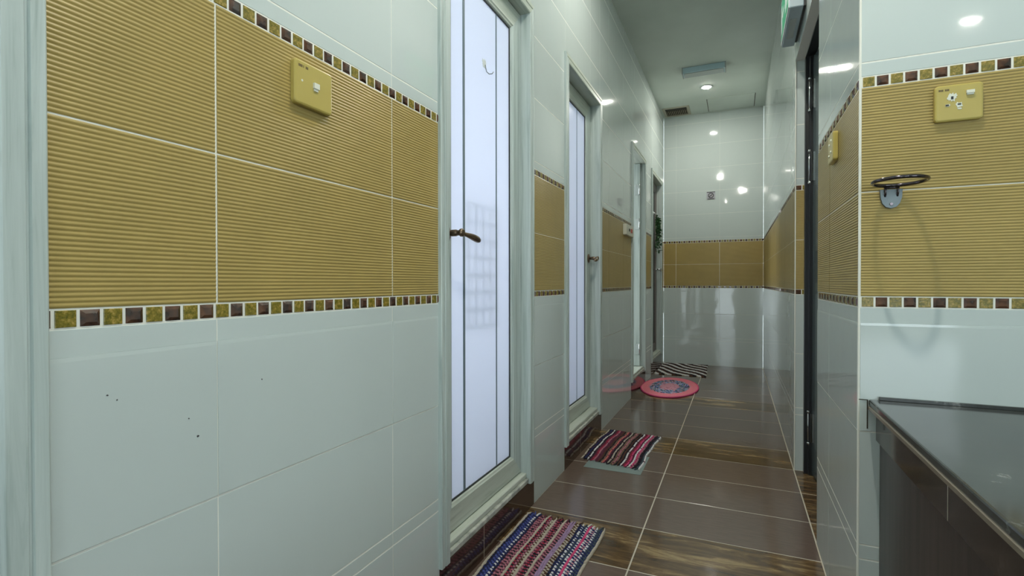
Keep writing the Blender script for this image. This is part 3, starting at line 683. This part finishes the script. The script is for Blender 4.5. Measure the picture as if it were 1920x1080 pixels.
# near rug
P1 = ['cream', 'navy', 'blue', 'blue', 'white', 'navy', 'plum', 'rose', 'plum', 'cream', 'red', 'plum', 'brown', 'cream', 'plum', 'red', 'black', 'cream', 'plum', 'black', 'lilac', 'lilac', 'brown', 'brown', 'navy', 'white', 'slate', 'white', 'pink', 'white', 'dusty', 'white', 'slate', 'slate', 'cream']
P1b = {'navy': 'black', 'plum': 'rose', 'brown': 'cream', 'black': 'rose', 'red': 'black', 'slate': 'navy', 'dusty': 'navy', 'white': 'navy', 'blue': 'navy'}
def col1(c_, r, s, t_):
    n_ = P1[c_ % len(P1)]
    if n_ in ('cream', 'lilac', 'pink'): return n_
    return n_ if (r + c_) % 2 == 0 else P1b.get(n_, 'black')
t = thing('rag_rug', 'handwoven multicoloured rag rug with dotted stripes on the floor below the nearest door', 'rug', (-0.60, 1.62, 0))
bm, wp = rug([(-0.785, 1.925, 0), (-0.455, 1.90, 0), (-0.462, 1.26, 0), (-0.775, 1.27, 0)], 35, 74, col1, 0.0022, 0.009, 3)
obj('weave', bm, YM, t); [obj('fringe', fringe(wp, 35, lambda c_: P1[c_], (e_,), 4, 0.035), YM, t) for e_ in (0.0, 1.0)]
# second rug
P2 = ['cream', 'black', 'navy', 'black', 'white', 'black', 'plum', 'red', 'rose', 'plum', 'plum', 'brown', 'black', 'tan', 'salmon', 'plum', 'black', 'cream', 'black', 'tan', 'rose', 'tan', 'black', 'brown', 'black', 'white', 'plum', 'red', 'pink', 'plum', 'white', 'pink', 'rose', 'black', 'black', 'slate', 'white']
t = thing('rag_rug', 'striped rag rug in burgundy, black and white lying over a grey sheet', 'rug', (-0.58, 2.93, 0))
bm, wp = rug([(-0.755, 3.235, 0), (-0.425, 3.20, 0), (-0.450, 2.625, 0), (-0.775, 2.675, 0)], 37, 60, lambda c_, r, s, t_: P2[c_] if (r * 7 + c_ * 3) % 11 else 'plum', 0.0045, 0.009, 8)
obj('weave', bm, YM, t); [obj('fringe', fringe(wp, 37, lambda c_: P2[c_], (e_,), 9, 0.028), YM, t) for e_ in (0.0, 1.0)]
o = obj('floor_sheet', B(-0.722, -0.432, 2.548, 2.83, 0.0, 0.0012), 'mat_sheet', loc=(-0.577, 2.69, 0)); tag(o, 'thin grey-green sheet poking out under the burgundy striped rug', 'sheet')
# oval rug
t = thing('oval_rug', 'oval braided rug, pink rim and centre with blue-grey rings, before the open door', 'rug', (-0.555, 4.80, 0))
bm = bmesh.new(); rr = random.Random(2); RX, RY, NR = 0.240, 0.450, 17
for k in range(NR):
    f0, f1 = k / NR, (k + 1) / NR; n = max(10, int(64 * (k + 0.6) / NR) * 2)
    for i in range(n):
        a0, a1 = 2 * PI * i / n, 2 * PI * (i + 1) / n
        if k < 6: cn = 'dusty' if rr.random() < 0.9 else 'rose'
        elif k < 12: cn = rr.choice(['grey', 'paleblue', 'slate', 'grey', 'grey', 'slate', 'paleblue', 'dusty', 'blue'])
        else: cn = 'coral' if (k > 12 or rr.random() < 0.75) else 'dusty'
        base = [Vector((-0.555 + RX * f * math.cos(a + 0.12 * (f * NR - k)), 4.80 + RY * f * math.sin(a + 0.12 * (f * NR - k)), 0)) for f, a in ((f0, a0), (f0, a1), (f1, a1), (f1, a0))]
        ctr = sum(base, Vector()) / 4; hz = 0.012 * rr.uniform(0.85, 1.1); mi = NAMES.index(cn)
        lo = [bm.verts.new((p.x, p.y, 0.001)) for p in base]; mid = [bm.verts.new((p.x, p.y, hz * 0.65)) for p in base]; hi = [bm.verts.new((p.x * .6 + ctr.x * .4, p.y * .6 + ctr.y * .4, hz)) for p in base]
        for A, Bb in ((lo, mid), (mid, hi)):
            for j in range(4):
                try: f_ = bm.faces.new((A[j], A[(j + 1) % 4], Bb[(j + 1) % 4], Bb[j])); f_.material_index = mi; f_.smooth = True
                except ValueError: pass
        bm.faces.new(hi).material_index = mi
obj('braid', bm, YM, t)
bm = bmesh.new(); tube(bm, [(-0.555 + (RX + 0.004) * math.cos(2 * PI * i / 80), 4.80 + (RY + 0.004) * math.sin(2 * PI * i / 80), 0.006) for i in range(80)], 0.0058, 8, mi=NAMES.index('pink'), closed=True)
obj('rim', bm, YM, t, label='deeper pink outer rim')
# zebra rug
def colz(c_, r, s, t_):
    q = (t_ - 0.85 * s + 0.04 * math.sin(7 * s + 3 * t_)) * 1.05
    return ('white' if (q * 4.2) % 1 < 0.34 else 'cream' if (q * 4.2) % 1 < 0.44 else 'black' if (q * 4.2) % 1 < 0.75 else 'brown')
t = thing('striped_rug', 'dark and white zebra-striped rug against the end wall by the farthest door', 'rug', (-0.54, 5.83, 0))
bm, wp = rug([(-0.790, 6.23, 0), (-0.300, 6.24, 0), (-0.280, 5.46, 0), (-0.785, 5.46, 0)], 44, 96, colz, 0.003, 0.009, 12)
obj('weave', bm, YM, t)

# dirt specks and filler marks that sit on the tiles
bm = bmesh.new()
for u, z, r in ((0.416, 0.795, 0.0016), (0.428, 0.786, 0.0013), (0.545, 0.703, 0.0024), (0.666, 0.774, 0.0016), (0.53, 0.735, 0.0014)): blob(bm, fL, u, z, r * 0.8, 0.0020, int(u * 999), n=9)
o = obj('dirt_specks', bm, 'sign_ink', loc=(XL, 0.5, 0.75)); tag(o, 'few tiny dark dirt specks on the lower white tiles of the left wall', 'specks', kind='stuff')
# notch of missing tile at the left end of the counter
bm = bmesh.new(); fbox(bm, fX, 0.286, 0.2885, 0.600, 0.668, 0.0028, 0.0040); fbox(bm, fX, 0.270, 0.288, 0.668, 0.670, 0.0028, 0.0038)
o = obj('trim_3', bm, 'vent_dark'); tag(o, 'dark crack in the tiles where the counter meets the wall', 'crack', kind='structure')
